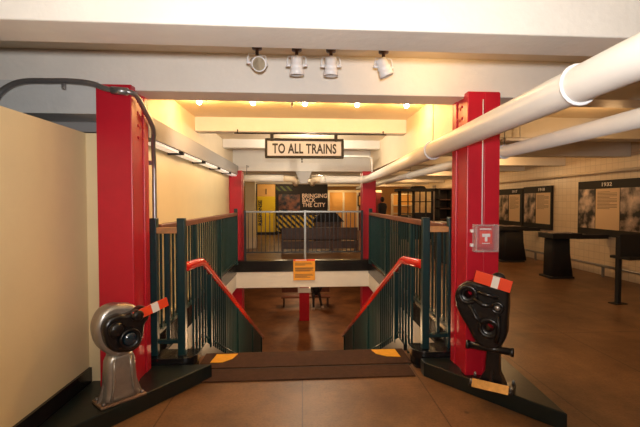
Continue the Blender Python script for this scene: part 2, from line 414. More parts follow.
# ------------------------------------------------------------------ railings
def side_railing(sgn, label, xo, xi):
    # xo: outer line beside the wall, xi: inner post at the stair head
    t = thing('well_railing', label, 'railing', (xo, 3.5, .17))
    X = lambda x: x-xo; Y = lambda y: y-3.5; Z = lambda z: z-.17
    hw = .032
    for y, z0, z1 in ((3.5, .17, 1.345), (4.77, .28, 1.22), (6.2, .28, 1.22), (7.74, .28, 1.36)):
        MB().box(-hw, hw, Y(y)-hw, Y(y)+hw, Z(z0), Z(z1)).build('post', 'green', t, .004)
    MB().box(X(xi)-hw, X(xi)+hw, -hw, hw, 0, Z(1.345)).build('post', 'green', t, .004)
    # wooden top rails
    MB().box(-.035, .035, Y(3.60), Y(7.707), Z(1.225), Z(1.285)).build('top_rail', 'wood', t, .006)
    a, c = sorted((X(xi), 0))
    MB().box(a+hw, c-hw, -.03, .03, Z(1.215), Z(1.265)).build('end_rail', 'woodlit', t, .005)['label'] = 'short wooden rail with flash-lit pale tone in its colour'
    MB().box(a+hw, c-hw, -.02, .02, Z(.27), Z(.30)).build('bottom_rail', 'green', t)
    MB().box(-.018, .018, Y(3.533), Y(7.707), Z(.33), Z(.36)).build('bottom_rail', 'green', t)
    yy = 3.5+.17
    while yy < 7.68:
        if min(abs(yy-4.77), abs(yy-6.2)) > .05:
            MB().box(-.009, .009, Y(yy)-.009, Y(yy)+.009, Z(.36), Z(1.225)).build('baluster', 'green', t)
        yy += .112
    k = (a+c)/2
    MB().box(k-.014, k+.014, -.012, .012, Z(.30), Z(1.215)).build('baluster', 'green', t)
    return t
side_railing(-1, 'dark green railing with wooden top along the left side of the stairwell', -1.262, -1.03)
side_railing(1, 'dark green railing with wooden top along the right side of the stairwell', 1.335, 1.10)

def stair_rail(label, sgn, x0, x1):
    t = thing('stair_handrail', label, 'handrail', (x1, 3.95, 0))
    P = lambda x, y, z: (x-x1, y-3.95, z)
    zr = lambda y: .875-(y-4.08)*.465
    pts = [P(x0, 3.535, .915), P(x0-sgn*.02, 3.62, .913), P(x1+sgn*.015, 3.8, .905), P(x1, 3.95, .898), P(x1, 4.03, .885), P(x1, 4.10, .86)]
    pts += [P(x1, 4.1+.6*k, .86-.6*k*.465) for k in range(1, 11)]
    MB().tube(pts, .029, 14, 1.5).build('handrail', 'redrail', t)
    ye = 9.55
    for y, w in ((4.29, .03), (6.1, .025), (7.9, .025), (ye, .03)):
        zb = .0 if y < 3.95 else .06-(y-4.1)*.478
        MB().box(-w, w, y-3.95-w, y-3.95+w, zb-.02, zr(y)-.06).build('post', 'green', t, .004)
    y = 3.68
    while y < 9.5:
        if min(abs(y-q) for q in (4.29, 6.1, 7.9)) > .05:
            zb = .014 if y < 3.9 else (.05 if y < 4.1 else .05-(y-4.1)*.478)
            zt = .875 if y < 4.05 else zr(y)-.035
            MB().box(-.010, .010, y-3.95-.010, y-3.95+.010, zb, zt).build('baluster', 'green', t)
        y += .115
    MB().prism([(1.25, .05-1.1*.478), (1.25, .875-1.12*.465-.05), (5.55, .875-5.42*.465-.05), (5.55, .05-5.4*.478)], -.006, .006, 'x').build('overlap_sheet', 'green', t)  # solid sheet added where far balusters overlap into one dark band
    MB().tube([(0, .15, .12), (0, 5.6, .12-5.45*.478)], .014, 8).build('lower_rail', 'green', t)
    return t
stair_rail('red stair handrail with green balusters on the left side going down', -1, -1.03, -.985)
stair_rail('red stair handrail with green balusters on the right side going down', 1, 1.10, 1.03)

# far guard across the back of the well
t = thing('guard_railing', 'grey metal barred guard rail across the far end of the stairwell', 'railing', (.04, 8.03, .32))
MB().box(-1.15, 1.15, -.02, .02, .955, .99).build('top_rail', 'railmetal', t, .004)
MB().box(-1.15, 1.15, -.012, .012, .15, .175).build('bottom_rail', 'raildark', t)
for x, m_ in ((-1.17, 'raildark'), (0.02, 'railmetal'), (1.17, 'raildark')):
    MB().box(x-.022, x+.022, -.022, .022, 0, 1.0).build('post', m_, t, .003)
for k in range(27):
    x = -1.15+2.30*(k+.5)/27
    if abs(x-.02) > .04: MB().box(x-.007, x+.007, -.007, .007, .175, .955).build('bar', 'raildark', t)

# ------------------------------------------------------------------ step corner markers and notice
def marker(label, poly):
    o = MB().prism([(x-poly[0][0], y-poly[0][1]) for x, y in poly], 0, .003).build('corner_marker', 'yellow')
    o.location = (poly[0][0], poly[0][1], .0145); return tag(o, label, 'floor marking')
marker('yellow paint patch on the left end of the top step edge', [(-.84, 3.68), (-.73, 3.68), (-.65, 3.76), (-.62, 3.88), (-.82, 3.88)])
marker('yellow paint patch on the right end of the top step edge', [(.93, 3.70), (.80, 3.72), (.71, 3.79), (.68, 3.9), (.92, 3.9)])
t = thing('notice_sign', 'amber notice board with red header on the white slab edge', 'sign', (.04, 7.94, -.07))
MB().box(-.215, .215, -.006, .006, 0, .42).build('board', 'notice', t)
MB().box(-.215, .215, -.009, -.006, .385, .42).build('header_band', 'orange', t)
MB().box(-.17, .05, -.011, -.009, .395, .41).build('header_mark', 'stripe', t)
b = MB()
for z, w in ((.345, .16), (.325, .17), (.305, .10), (.25, .18), (.235, .18), (.22, .17), (.20, .18), (.185, .15), (.12, .17), (.10, .18), (.08, .12), (.06, .15)):
    b.box(-.18, -.18+w*2, -.0085, -.006, z-.004, z+.004)
b.build('small_print', 'ink', t)

# ------------------------------------------------------------------ hanging sign
t = thing('hanging_sign', 'framed TO ALL TRAINS sign hanging under the ceiling beams', 'sign', (.035, 5.36, 2.065))
MB().box(-.49, .49, -.012, .012, .03, .23).build('sign_face', 'signface', t)
b = MB(); b.box(-.52, .52, -.03, .03, 0, .03); b.box(-.52, .52, -.03, .03, .23, .26); b.box(-.52, -.49, -.03, .03, .03, .23); b.box(.49, .52, -.03, .03, .03, .23)
b.build('frame', 'blackm', t, .004)
text('lettering', 'TO ALL TRAINS', .85, .135, 'ink', t, .004, .03, Matrix.Translation((0, -.0125, .128)), 1.05)
for x in (-.43, .42):
    MB().box(x-.022, x+.022, -.012, .012, .22, .325).build('hanger', 'blackm', t, .003)
b = MB(); b.tube([(-.92, 0, .325), (1.1, 0, .325)], .009, 8); b.build('support_rod', 'blackm', t)
b = MB()
for x in (-.88, 1.06): b.tube([(x, 0, .325), (x, 0, .375)], .006, 8); b.box(x-.008, x+.008, 0, .06, .352, .368)
b.build('rod_bracket', 'blackm', t)

# ------------------------------------------------------------------ track spotlights
def spot(label, loc, tilt_x, tilt_y, rz, yoke=True):
    t = thing('spotlight', label, 'spotlight', loc, rz, 'white spotlights under the second beam')
    MB().lathe([(.035, .045), (.035, -.015), (.012, -.02), (.012, -.055), (0, -.055)], n=16).build('mount', 'benchw', t)
    Mx = Matrix.Translation((0, 0, -.115)) @ Matrix.Rotation(R(tilt_x), 4, 'X') @ Matrix.Rotation(R(tilt_y), 4, 'Y')
    MB().lathe([(.0, .062), (.034, .062), (.042, .052), (.042, .005), (.046, 0), (.046, -.012), (.042, -.018), (.048, -.03), (.052, -.065), (.046, -.068), (.044, -.05), (0, -.05)], Mx, 20).build('lamp_head', 'wplastic', t)
    MB().lathe([(0, -.052), (.044, -.052)], Mx, 20).build('lamp_glass', 'bulbdim', t)
    b = MB()
    for s_ in (-1, 1):
        b.tube([(s_*.01, 0, -.05), (s_*.06, 0, -.055), (s_*.066, 0, -.09), (s_*.064, 0, -.115)], .005, 8)
        b.tube([(s_*.04, 0, -.115), (s_*.075, 0, -.115)], .010, 8)
    b.build('yoke', 'wplastic', t)
    return t
spot('white spotlight aimed towards the viewer, first from the left of the four under the beam', (-.31, 2.84, 2.56), -70, 0, R(20))
spot('white spotlight pointing straight down, second from the left of the four under the beam', (-.035, 2.84, 2.555), 8, 0, R(-4))
spot('white spotlight pointing straight down, third from the left of the four under the beam', (.205, 2.84, 2.555), 5, 0, R(-4))
spot('white spotlight tilted sideways, nearest the red pillar on the right of the four', (.58, 2.84, 2.555), 0, -24, R(10))

def downlight(label, x, y, z, w, group=None):
    t = thing('ceiling_light', label, 'ceiling light', (x, y, z), 0, group)
    MB().lathe([(.032, ZC-z), (.032, .012), (.024, 0), (.022, .012), (0, .012)], n=16).build('housing', 'wplastic', t)
    MB().lathe([(0, -.034), (.018, -.028), (.027, -.008), (.024, .012)], n=16).build('bulb', 'bulb', t)
    lamp('bulb_light', 'POINT', (0, 0, -.06), w, (1, .53, .15), .02, parent=t)
    return t
G5 = 'small halogen lamps in the bay behind the second beam'
for x, s_ in ((-1.10, 'leftmost of the five small lit bulbs behind the second beam'), (-.53, 'second small lit bulb from the left behind the second beam'),
              (.035, 'middle one of the five small lit bulbs behind the second beam'), (.61, 'second small lit bulb from the right behind the second beam'),
              (1.165, 'rightmost of the five small lit bulbs, next to the right bulkhead')):
    downlight(s_, x, 4.42, 2.565, 13, G5)
downlight('small lit ceiling bulb alone between the first two beams, above the right column', .95, 2.66, 2.56, 4.5)
o = thing('sprinkler', 'thin white sprinkler drop pipe left of the middle lit bulb', 'sprinkler', (-.10, 4.1, ZC))
MB().tube([(0, 0, 0), (0, 0, -.13)], .011, 8).build('drop_pipe', 'pipe', o)
MB().lathe([(.0, -.16), (.012, -.158), (.006, -.15), (.012, -.13), (0, -.13)], n=10).build('sprinkler_head', 'steel', o)
o = thing('sprinkler', 'small sprinkler head just below the middle of the TO ALL TRAINS sign', 'sprinkler', (0, 7.1, ZC))
MB().tube([(0, 0, 0), (0, 0, -.32)], .012, 8).build('drop_pipe', 'pipe', o)
MB().lathe([(.0, -.42), (.018, -.415), (.008, -.39), (.018, -.32), (0, -.32)], n=10).build('sprinkler_head', 'blackm', o)

t = thing('batten_light', 'small unlit white batten fitting between the two long pipes, right of the right column', 'light fitting', (2.82, 5.02, 2.27))
MB().box(-.22, .22, -.05, .05, .0, .035).build('fitting_body', 'wplastic', t, .004)
MB().tube([(0, 0, .03), (0, 0, .33)], .008, 8).build('drop_rod', 'wplastic', t)
# ------------------------------------------------------------------ pipes
def pipe_strap(x, y, z, r, parent, dz, m='pipe'):
    b = MB(); n = 20
    b.tube([(x+(r+.006)*math.cos(2*math.pi*k/n), y, z+(r+.006)*math.sin(2*math.pi*k/n)) for k in range(n+1)], .007, 8)
    b.build('pipe_strap', 'wplastic', parent)
    b = MB(); b.tube([(x, y, z+r), (x, y, dz)], .004, 8); b.build('hanger_rod', 'steel', parent)
t = thing('overhead_pipe', 'thick white pipe running overhead past the right red column', 'pipe', (0, 0, 0))
pts = [(1.02, -3.9, 1.955), (1.105, 1.3, 1.955), (1.155, 3.2, 1.945), (1.24, 6, 1.935), (1.275, 7.5, 1.93), (1.262, 7.72, 1.93), (1.20, 7.86, 1.93), (1.08, 7.93, 1.93), (.95, 7.94, 1.93), (.42, 7.94, 1.93)]
MB().tube(pts, .073, 24).build('main_run', 'pipe', t)
MB().lathe([(.0, 0), (.082, 0), (.082, .10), (0, .10)], Matrix.Translation((.36, 7.94, 1.93)) @ Matrix.Rotation(R(90), 4, 'Y'), 20).build('coupling', 'pipe', t)
MB().tube([(.37, 7.94, 1.93), (.30, 7.96, 1.94), (.25, 8.02, 1.93), (.22, 8.1, 1.90), (.21, 8.2, 1.86)], .06, 16).build('elbow', 'ceil', t)
pipe_strap(1.115, 1.55, 1.954, .073, t, 2.03); pipe_strap(1.163, 3.5, 1.943, .073, t, 2.6)
t = thing('overhead_pipe', 'short white cross pipe with an elbow beside the far left column', 'pipe', (0, 0, 0))
MB().tube([(-1.12, 7.94, 1.95), (-.36, 7.94, 1.95)], .07, 20).build('main_run', 'pipe', t)
MB().tube([(-.37, 7.94, 1.95), (-.26, 7.95, 1.95), (-.18, 8.02, 1.94), (-.14, 8.1, 1.90), (-.13, 8.2, 1.86)], .06, 16).build('elbow', 'ceil', t)
MB().tube([(-1.08, 7.94, 2.0), (-1.08, 7.94, 2.2), (-1.08, 8.3, 2.2)], .008, 8).build('hanger_rod', 'steel', t)
t = thing('pipe_bracket', 'flared bracket between the ends of the two far cross pipes', 'bracket', (.035, 8.20, 1.86))
MB().prism([(-.07, 0), (.07, 0), (.17, .25), (-.17, .25)], -.05, .05, 'y').build('bracket_body', 'grey', t, .005)
t = thing('overhead_pipe', 'thinner white pipe running overhead to the right of the thick pipe', 'pipe', (0, 0, 0))
MB().tube([(1.95, -3.9, 1.97), (1.95, 9.4, 1.965), (1.95, 14, 1.97)], .058, 20).build('main_run', 'pipe', t)
for y in (3.45, 6.8, 9.6): pipe_strap(1.95, y+.3, 1.967, .058, t, 2.6)
t = thing('overhead_pipe', 'long thin pipe running high along the tiled right wall', 'pipe', (0, 0, 0))
MB().tube([(5.93, 0, 2.08), (5.93, 12, 2.08), (5.93, 20, 2.08)], .028, 12).build('main_run', 'ceil', t)
b = MB()
for y in (3, 6, 9, 12, 15): MB().box(5.90, 6.099, y-.015, y+.015, 2.045, 2.055).build('support_arm', 'grey', t)
t = thing('overhead_pipe', 'thin white pipe bent at the right end, beyond the TO ALL TRAINS sign', 'pipe', (0, 0, 0))
MB().tube([(.2, 7.1, 2.30), (1.18, 7.1, 2.30), (1.24, 7.1, 2.27), (1.25, 7.1, 2.20), (1.25, 7.1, 2.02)], .018, 10).build('main_run', 'pipe', t)
t = thing('floor_pipe', 'thin metal pipe running low along the foot of the right wall', 'pipe', (0, 0, 0))
MB().tube([(5.95, 1, .22), (5.95, 16, .22)], .025, 10).build('main_run', 'steel', t)
b = MB()
for y in (2.2, 5, 7.5, 9.8, 12.2, 14.8): MB().box(5.93, 5.97, y-.02, y+.02, 0, .2).build('support_foot', 'steel', t)

# bent steel conduit by the left column
def smooth(pts, n=6):
    P = [Vector(p) for p in pts]; P = [2*P[0]-P[1]]+P+[2*P[-1]-P[-2]]; out = []
    for i in range(1, len(P)-2):
        for k in range(n):
            t_ = k/n; a, b_, c, d = P[i-1:i+3]
            out.append(.5*((2*b_)+(c-a)*t_+(2*a-5*b_+4*c-d)*t_**2+(3*b_-a-3*c+d)*t_**3))
    return out+[P[-2]]
t = thing('conduit', 'bent grey steel conduit running over and down the left red column', 'conduit', (0, 0, 0))
MB().tube(smooth([(-2.17, 2.97, 1.75), (-2.17, 2.97, 2.03), (-2.12, 2.97, 2.22), (-1.98, 2.97, 2.32), (-1.75, 2.97, 2.335), (-1.60, 2.97, 2.335), (-1.48, 2.97, 2.32), (-1.38, 2.97, 2.285), (-1.24, 2.975, 2.27), (-1.20, 3.04, 2.25), (-1.205, 3.2, 2.18), (-1.21, 3.38, 2.08), (-1.25, 3.48, 1.96), (-1.275, 3.565, 1.8), (-1.275, 3.567, 1.6), (-1.275, 3.567, .5), (-1.275, 3.567, .175)]), .019, 12).build('tube', 'steel', t)
MB().tube([(-1.35, 2.97, 2.278), (-1.24, 2.975, 2.27)], .027, 14).build('coupling', 'steel', t)
MB().box(-1.33, -1.26, 3.55, 3.57, 1.80, 1.84).build('clip', 'steel', t, .003)
MB().box(-1.69, -1.67, 2.965, 2.99, 2.28, 2.335).build('clip', 'steel', t, .003)
# duct with light strip along the left bulkhead
t = thing('light_duct', 'grey duct with lit strips under it along the left bulkhead', 'duct', (-1.46, 3.5, 2.0))
MB().box(-.0, .17, 0, 5.0, .03, .22).build('casing', 'grey', t, .006)
for k in range(5): MB().box(.05, .15, .12+.98*k, .88+.98*k, .005, .03).build('diffuser', 'tube', t)
for k in range(6): MB().box(.0, .165, .98*k, .06+.98*k, .0, .03).build('bracket', 'blackm', t)
for k in range(3): lamp('strip_light', 'AREA', (.095, .6+1.5*k, -.004), .7, (1, .72, .42), .12, parent=t, sy=1.2)

# ------------------------------------------------------------------ fire alarm pull station
t = thing('fire_alarm_box', 'red fire alarm pull station under a clear cover on the right column', 'fire alarm', (1.395, 3.012, 1.10))
MB().box(-.055, .075, -.035, 0, .03, .19).build('alarm_body', 'red', t, .004)
MB().box(-.04, .06, -.045, -.035, .06, .16).build('alarm_plate', 'redrail', t, .003)
b = MB(); b.box(-.022, .042, -.052, -.045, .115, .14); b.box(.0, .02, -.052, -.045, .08, .115); b.build('pull_handle', 'wplastic', t, .003)
b = MB(); b.box(-.02, .04, -.047, -.045, .063, .068); b.box(-.035, .055, -.038, -.035, .17, .18); b.build('white_marks', 'wplastic', t)
b = MB(); b.box(-.075, .10, -.065, -.062, .0, .21); b.build('clear_cover', 'clear', t)
b = MB(); b.box(-.08, -.068, -.065, 0, 0, .21); b.box(.093, .105, -.065, 0, 0, .21); b.box(-.068, .093, -.065, 0, .2, .21); b.box(-.068, .093, -.065, 0, 0, .012); b.build('cover_rim', 'clearedge', t, .003)
for z in (.05, .16): MB().box(-.10, -.08, -.03, 0, z-.012, z+.012).build('hinge', 'wplastic', t, .003)
MB().tube([(-.005+.0, -.006, .21), (-.005, -.006, 1.17)], .0045, 8).build('cable', 'wplastic', t)

# ------------------------------------------------------------------ silver lamp stand (left)
t = thing('switch_lamp', 'silver cast pedestal with round black face and orange and white arm', 'switch lamp', (-1.262, 2.83, .12), R(45))
MB().box(-.15, .15, -.085, .085, 0, .02).build('base_plate', 'silverd', t, .008)
# flaring hollow pedestal: loft of rounded rectangles
def loft(secs, n=28, p=3.5):
    b = MB(); rings = []
    for z, w, d, cx in secs:
        ring = []
        for k in range(n):
            a = 2*math.pi*k/n; ca, sa = math.cos(a), math.sin(a)
            ring.append(b.b.verts.new((cx+w*math.copysign(abs(ca)**(2/p), ca), d*math.copysign(abs(sa)**(2/p), sa), z)))
        rings.append(ring)
    for A, B in zip(rings, rings[1:]):
        for k in range(n):
            f = b.b.faces.new((A[k], A[(k+1) % n], B[(k+1) % n], B[k])); f.smooth = True
    b.b.faces.new(rings[0][::-1]); b.b.faces.new(rings[-1]); return b
loft([(.02, .130, .070, 0), (.05, .112, .062, 0), (.10, .108, .062, 0), (.20, .101, .060, 0), (.28, .096, .058, 0), (.30, .088, .054, 0), (.325, .075, .05, 0)]).build('pedestal', 'silver', t)
b = MB()
for x, s_ in ((-.055, 1), (.055, 1)):
    b.tube([(x*1.5, -.078, .03), (x*1.15, -.064, .10), (x, -.058, .22), (x*.95, -.052, .30)], .010, 8)
for s_ in (-1, 1):
    b.prism([(s_*.09, .02), (s_*.145, .02), (s_*.112, .12), (s_*.085, .24)], -.008, .008, 'y')
b.build('ribs', 'silver', t)
b = MB()
for x in (-.125, .125):
    for y in (-.06, .06): MB().lathe([(.013, .02), (.013, .032), (0, .034)], Matrix.Translation((x, y, 0)), 6).build('bolt', 'steel', t)
MB().lathe([(.075, .315), (.082, .325), (.082, .345), (.07, .355), (0, .355)], n=20, sy=.7).build('collar', 'silver', t)
# shell
outline('shell', [(-.145, .57), (-.15, .48), (-.11, .395), (-.03, .345), (.06, .36), (.11, .42), (.12, .52), (.10, .60), (.02, .63), (-.09, .63)], [], .13, 'silver', t, Matrix.Translation((.005, .01, 0)) @ Matrix.Diagonal((.9, 1, 1, 1)), .03)
outline('black_face', [(-.125, .565), (-.13, .48), (-.09, .40), (-.02, .37), (.06, .375), (.095, .44), (.11, .52), (.145, .57), (.125, .615), (.06, .60), (-.01, .585), (-.065, .595)], [], .09, 'iron', t, Matrix.Translation((.012, -.07, 0)) @ Matrix.Diagonal((.94, 1, 1, 1)), .02)
F = Matrix.Rotation(R(90), 4, 'X')
MB().lathe([(.070, 0), (.070, .045), (.062, .055), (.052, .04), (0, .04)], Matrix.Translation((.018, -.10, .445)) @ F, 24).build('lens_ring', 'iron', t)
MB().lathe([(.05, .038), (.04, .05), (.02, .057), (0, .058)], Matrix.Translation((.018, -.10, .445)) @ F, 20).build('lens', 'lens', t)
MB().lathe([(.05, 0), (.05, .03), (.035, .045), (0, .045)], Matrix.Translation((-.06, -.10, .52)) @ F, 20).build('boss', 'iron', t)
MB().lathe([(.038, 0), (.038, .05), (.025, .06), (0, .06)], Matrix.Translation((.07, -.10, .59)) @ F, 20).build('pivot', 'iron', t)
MB().tube([(-.01, -.02, .63), (-.01, -.02, .672)], .005, 8).build('finial', 'steel', t)
Am = Matrix.Translation((.045, -.135, .585)) @ Matrix.Rotation(R(-15), 4, 'Y')
a_ = MB().box(.0, .245, -.006, .006, -.032, .032, Am).build('signal_arm', 'orange', t, .002)
MB().box(.125, .175, -.0085, .0085, -.032, .032, Am).build('white_band', 'stripe', a_)

# ------------------------------------------------------------------ black coupler (right)
t = thing('train_coupler', 'black cast iron train coupler standing upright with orange and white plate', 'train coupler', (1.40, 2.83, .12), R(-36))
MB().box(-.15, .15, -.09, .085, 0, .025).build('base_plate', 'iron', t, .006)
Bm = Matrix.Translation((0, -.092, .035)) @ Matrix.Rotation(R(-38), 4, 'X')
MB().box(-.125, .125, -.004, .004, -.032, .032, Bm).build('brass_plaque', 'brass', t, .002)
b = MB()
for x in (-.135, .135):
    for y in (-.075, .065): MB().lathe([(.011, .025), (.011, .045), (.006, .055), (0, .056)], Matrix.Translation((x, y, 0)), 8).build('bolt', 'steel', t)
b = MB(); b.prism([(-.10, .025), (.10, .025), (.055, .12), (.05, .42), (-.03, .42), (-.045, .12)], -.04, .05, 'y')
b.prism([(-.09, .025), (.06, .025), (.045, .16), (-.035, .16)], -.01, .01, 'x', Matrix.Translation((.005, 0, 0)))
b.build('shank', 'iron', t, .01)
b = MB(); b.tube([(-.16, -.055, .30), (.135, -.055, .30)], .026, 14)
for x in (-.165, .14): b.lathe([(0, -.012), (.032, -.01), (.032, .01), (0, .012)], Matrix.Translation((x, -.055, .30)) @ Matrix.Rotation(R(90), 4, 'Y'), 14)
b.build('cross_bar', 'iron', t)
outline('coupler_head',
        [(-.225, .70), (-.235, .62), (-.195, .52), (-.14, .44), (-.10, .37), (-.06, .33), (.03, .33), (.075, .40), (.085, .52), (.09, .66), (.075, .755), (.0, .76), (-.06, .745), (-.11, .755), (-.18, .745)],
        [circ(-.160, .68, .046), circ(-.012, .455, .048)], .13, 'iron', t, Matrix.Translation((0, -.02, 0)), .022)
b = MB()
def ring(b, cx, cz, r, rr, y):
    n = 20; b.tube([(cx+r*math.cos(2*math.pi*k/n), y, cz+r*math.sin(2*math.pi*k/n)) for k in range(n+1)], rr, 8)
ring(b, -.160, .68, .060, .015, -.09); ring(b, -.012, .455, .062, .015, -.09); ring(b, .045, .61, .035, .012, -.09)
b.tube([(-.15, .0-.09, .61), (-.10, -.095, .52), (-.055, -.09, .48)], .016, 8)
b.tube([(-.12, -.09, .66), (-.05, -.10, .62), (.02, -.09, .62)], .018, 8)
b.tube([(-.10, -.09, .71), (-.03, -.10, .70), (.05, -.09, .68)], .014, 8)
b.tube([(.05, -.09, .56), (.055, -.10, .45), (.04, -.09, .36)], .016, 8)
b.build('cast_ridges', 'iron', t)
MB().lathe([(.022, 0), (.022, .012), (.012, .02), (0, .02)], Matrix.Translation((.045, -.088, .61)) @ F, 6).build('hub_bolt', 'silver', t)
b = MB()
for x in (-.09, -.05): b.tube([(x, -.06, .33), (x+.015, -.06, .40)], .018, 8)
b.tube([(-.11, -.05, .33), (.07, -.05, .34)], .02, 8)
b.build('chain_links', 'iron', t)
MB().lathe([(.05, -.012), (.05, .012), (0, .014)], Matrix.Translation((.045, -.07, .81)) @ F, 24).build('back_disc', 'iron', t)
Pm = Matrix.Translation((.015, -.11, .80)) @ Matrix.Rotation(R(13), 4, 'Y')
p_ = MB().box(-.125, .125, -.006, .006, -.042, .042, Pm).build('striped_plate', 'orange', t, .002)
MB().box(-.005, .042, -.0085, .0085, -.042, .042, Pm).build('white_band', 'stripe', p_)

# ------------------------------------------------------------------ right wall display boards
def rotx(): return Matrix.Rotation(R(90), 4, 'Z')   # faces -X: local X runs along -Y
def board(label, y_far, y_near, z0, z1, cells, heads):
    t = thing('history_board', label, 'display board', (XR-.04, (y_far+y_near)/2, z0), R(-90))
    # local +X = -Y world (towards the viewer), local -Y = -X world (into the room)
    L = (y_far-y_near)/2; u = lambda y: (y_far+y_near)/2-y
    MB().box(-L, L, -.02, .036, 0, z1-z0).build('backing_board', 'blackm', t, .003)
    for a, c, m_ in cells:
        o = MB().box(u(a), u(c), -.026, -.02, .14, z1-z0-.17).build('text_panel' if m_ == 'paper' else 'photo_print', m_, t)
        if m_ == 'paper':
            b = MB(); w = u(c)-u(a)
            for k in range(13): b.box(u(a)+.08*w, u(a)+w*(.9 if k % 4 else .6), -.0285, -.026, z1-z0-.24-.028*k, z1-z0-.232-.028*k)
            b.build('small_print', 'benchw', o)
    for y, s_ in heads:
        text('year_heading', s_, .26, .075, 'stripe', t, .004, .01, Matrix.Translation((u(y), -.022, z1-z0-.085)))
    return t
board('wide black history board headed 1932 on the tiled wall at the right edge', 8.38, 5.9, .80, 1.925, [(8.36, 7.86, 'photo'), (7.84, 7.22, 'paper'), (7.2, 5.92, 'photo')], [(7.55, '1932')])
board('black history board with a cream text panel, second along the tiled wall', 10.55, 9.32, .80, 1.89, [(10.5, 9.98, 'photo'), (9.95, 9.36, 'paper')], [(9.72, '1918')])
board('black history board partly hidden by the right red column', 12.2, 10.6, .80, 1.87, [(12.1, 11.35, 'photo'), (11.3, 10.72, 'paper')], [(11.0, '1917')])

def desk(label, x, y, rz, arm, w=1.0):
    top_l = .45
    t = thing('display_desk', label, 'display desk', (x, y, 0), rz)
    MB().box(-.24*w, .24, -.20*w, .20, 0, .04).build('foot_plate', 'blackm', t, .008)
    b = loft([(.04, .22*w, .17*w, .03), (.5, .19*w, .155*w, 0), (.78, .18*w, .155*w, 0)], 28, 8); b.build('pedestal', 'blackm', t)
    MB().box(-.25*w, top_l-.1, -.25, .23, .78, .88).build('desk_top', 'blackm', t, .01)
    MB().box(-.20, .18, -.19, .19, .88, .89).build('screen_panel', 'photo', t, .003)
    MB().box(top_l-.1, arm, -.10, .10, .76, .84).build('wall_arm', 'blackm', t, .01)
    return t
desk('black pedestal desk in front of the 1932 board', 5.02, 7.55, 0, 1.0)
desk('black pedestal desk nearest the right red column, reaching to the farther boards', 5.24, 9.75, 0, .74, 1.4)
t = thing('display_desk', 'black slanted panel on thin legs at the right edge of the picture', 'display desk', (4.60, 5.50, 0), R(8))
for x in (0, 1.1):
    l_ = MB().box(x-.028, x+.028, -.03, .03, .012, .98).build('leg', 'blackm', t, .004)
    MB().box(x-.10, x+.10, -.07, .07, 0, .012).build('foot', 'blackm', t, .003)
MB().box(-.03, 1.3, -.20, .12, .66, .70).build('shelf', 'blackm', t, .006)
MB().box(-.03, 1.3, -.05, -.03, .68, 1.02, Matrix.Rotation(R(0), 4, 'X')).build('front_panel', 'blackm', t, .006)

# ------------------------------------------------------------------ beyond the well
t = thing('square_pillar', 'slim cream pillar standing just behind the far left red column', 'pillar', (-1.66, 13.1, 0))
MB().box(-.16, .16, -.16, .16, 0, 2.6).build('shaft', 'cream', t, .01); MB().box(-.17, .17, -.17, .17, 0, .35).build('base', 'ceil', t, .01)
t = thing('exhibit_kiosk', 'bright yellow kiosk with dark upright lettering beyond the guard rail', 'kiosk', (-1.63, 18.6, 0))
MB().box(-.40, .40, -.2, .2, .12, 1.75).build('body', 'yelpanel', t, .01)
MB().box(-.40, .40, -.2, .2, 1.75, 2.30).build('picture_panel', 'amberwall', t, .01)
MB().box(-.46, .50, -.26, .26, 0, .12).build('foot', 'blackm', t)
text('side_lettering', 'RESPONSE', 1.15, .17, 'ink', t, .01, .03, Matrix.Translation((-.27, -.205, 1.0)) @ Matrix.Rotation(R(-90), 4, 'Y'))
MB().box(-.02, .02, -.24, -.2, 1.85, 2.1).build('picture_mark', 'benchw', t)
t = thing('exhibit_wall', 'dark exhibition wall lettered BRINGING BACK THE CITY', 'exhibition wall', (.0, 19.0, 0))
MB().box(-2.2, 1.22, 0, .15, 0, 2.34).build('panel', 'darkwall', t, .01)
MB().box(-1.2, .85, -.02, 0, .10, .86).build('striped_band', 'hazard', t)
MB().box(-1.25, -.45, -.02, 0, 2.02, 2.24).build('dim_striped_band', 'hazgreen', t)
MB().box(-1.1, -.1, -.03, 0, 1.05, 1.85).build('night_photo', 'night', t)
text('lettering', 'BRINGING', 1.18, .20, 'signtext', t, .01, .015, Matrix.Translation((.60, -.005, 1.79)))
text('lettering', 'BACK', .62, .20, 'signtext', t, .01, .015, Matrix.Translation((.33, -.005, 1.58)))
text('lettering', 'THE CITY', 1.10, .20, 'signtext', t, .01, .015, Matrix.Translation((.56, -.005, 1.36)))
lamp('kiosk_fill', 'POINT', (-.9, -1.6, 2.2), 22, (1, .74, .42), .06, parent=t)  # unseen lamp added to brighten the yellow kiosk
t = thing('wooden_bench', 'long dark brown wooden bench standing beyond the guard rail', 'bench', (.52, 11.9, 0))
MB().box(-1.12, 1.12, -.22, -.16, .40, .74).build('backrest', 'benchw', t, .01)
MB().box(-1.12, 1.12, -.16, .28, .37, .42).build('seat', 'benchw', t, .01)
MB().box(-1.12, 1.12, -.21, -.18, .12, .34).build('lower_board', 'benchw', t, .008)
for x in (-1.1, -.36, .36, 1.1): MB().box(x-.03, x+.03, -.22, .26, 0, .37).build('leg', 'benchw', t, .005)
t = thing('model_case', 'low dark sloping display case behind the brown bench', 'display case', (.97, 15.3, 0))
MB().prism([(-.62, .75), (.62, .75), (.30, 1.10), (-.26, 1.10)], -.35, .35, 'y').build('sloping_top', 'cloth', t, .02)
MB().box(-.5, .5, -.3, .3, 0, .75).build('plinth_box', 'benchw', t, .01)
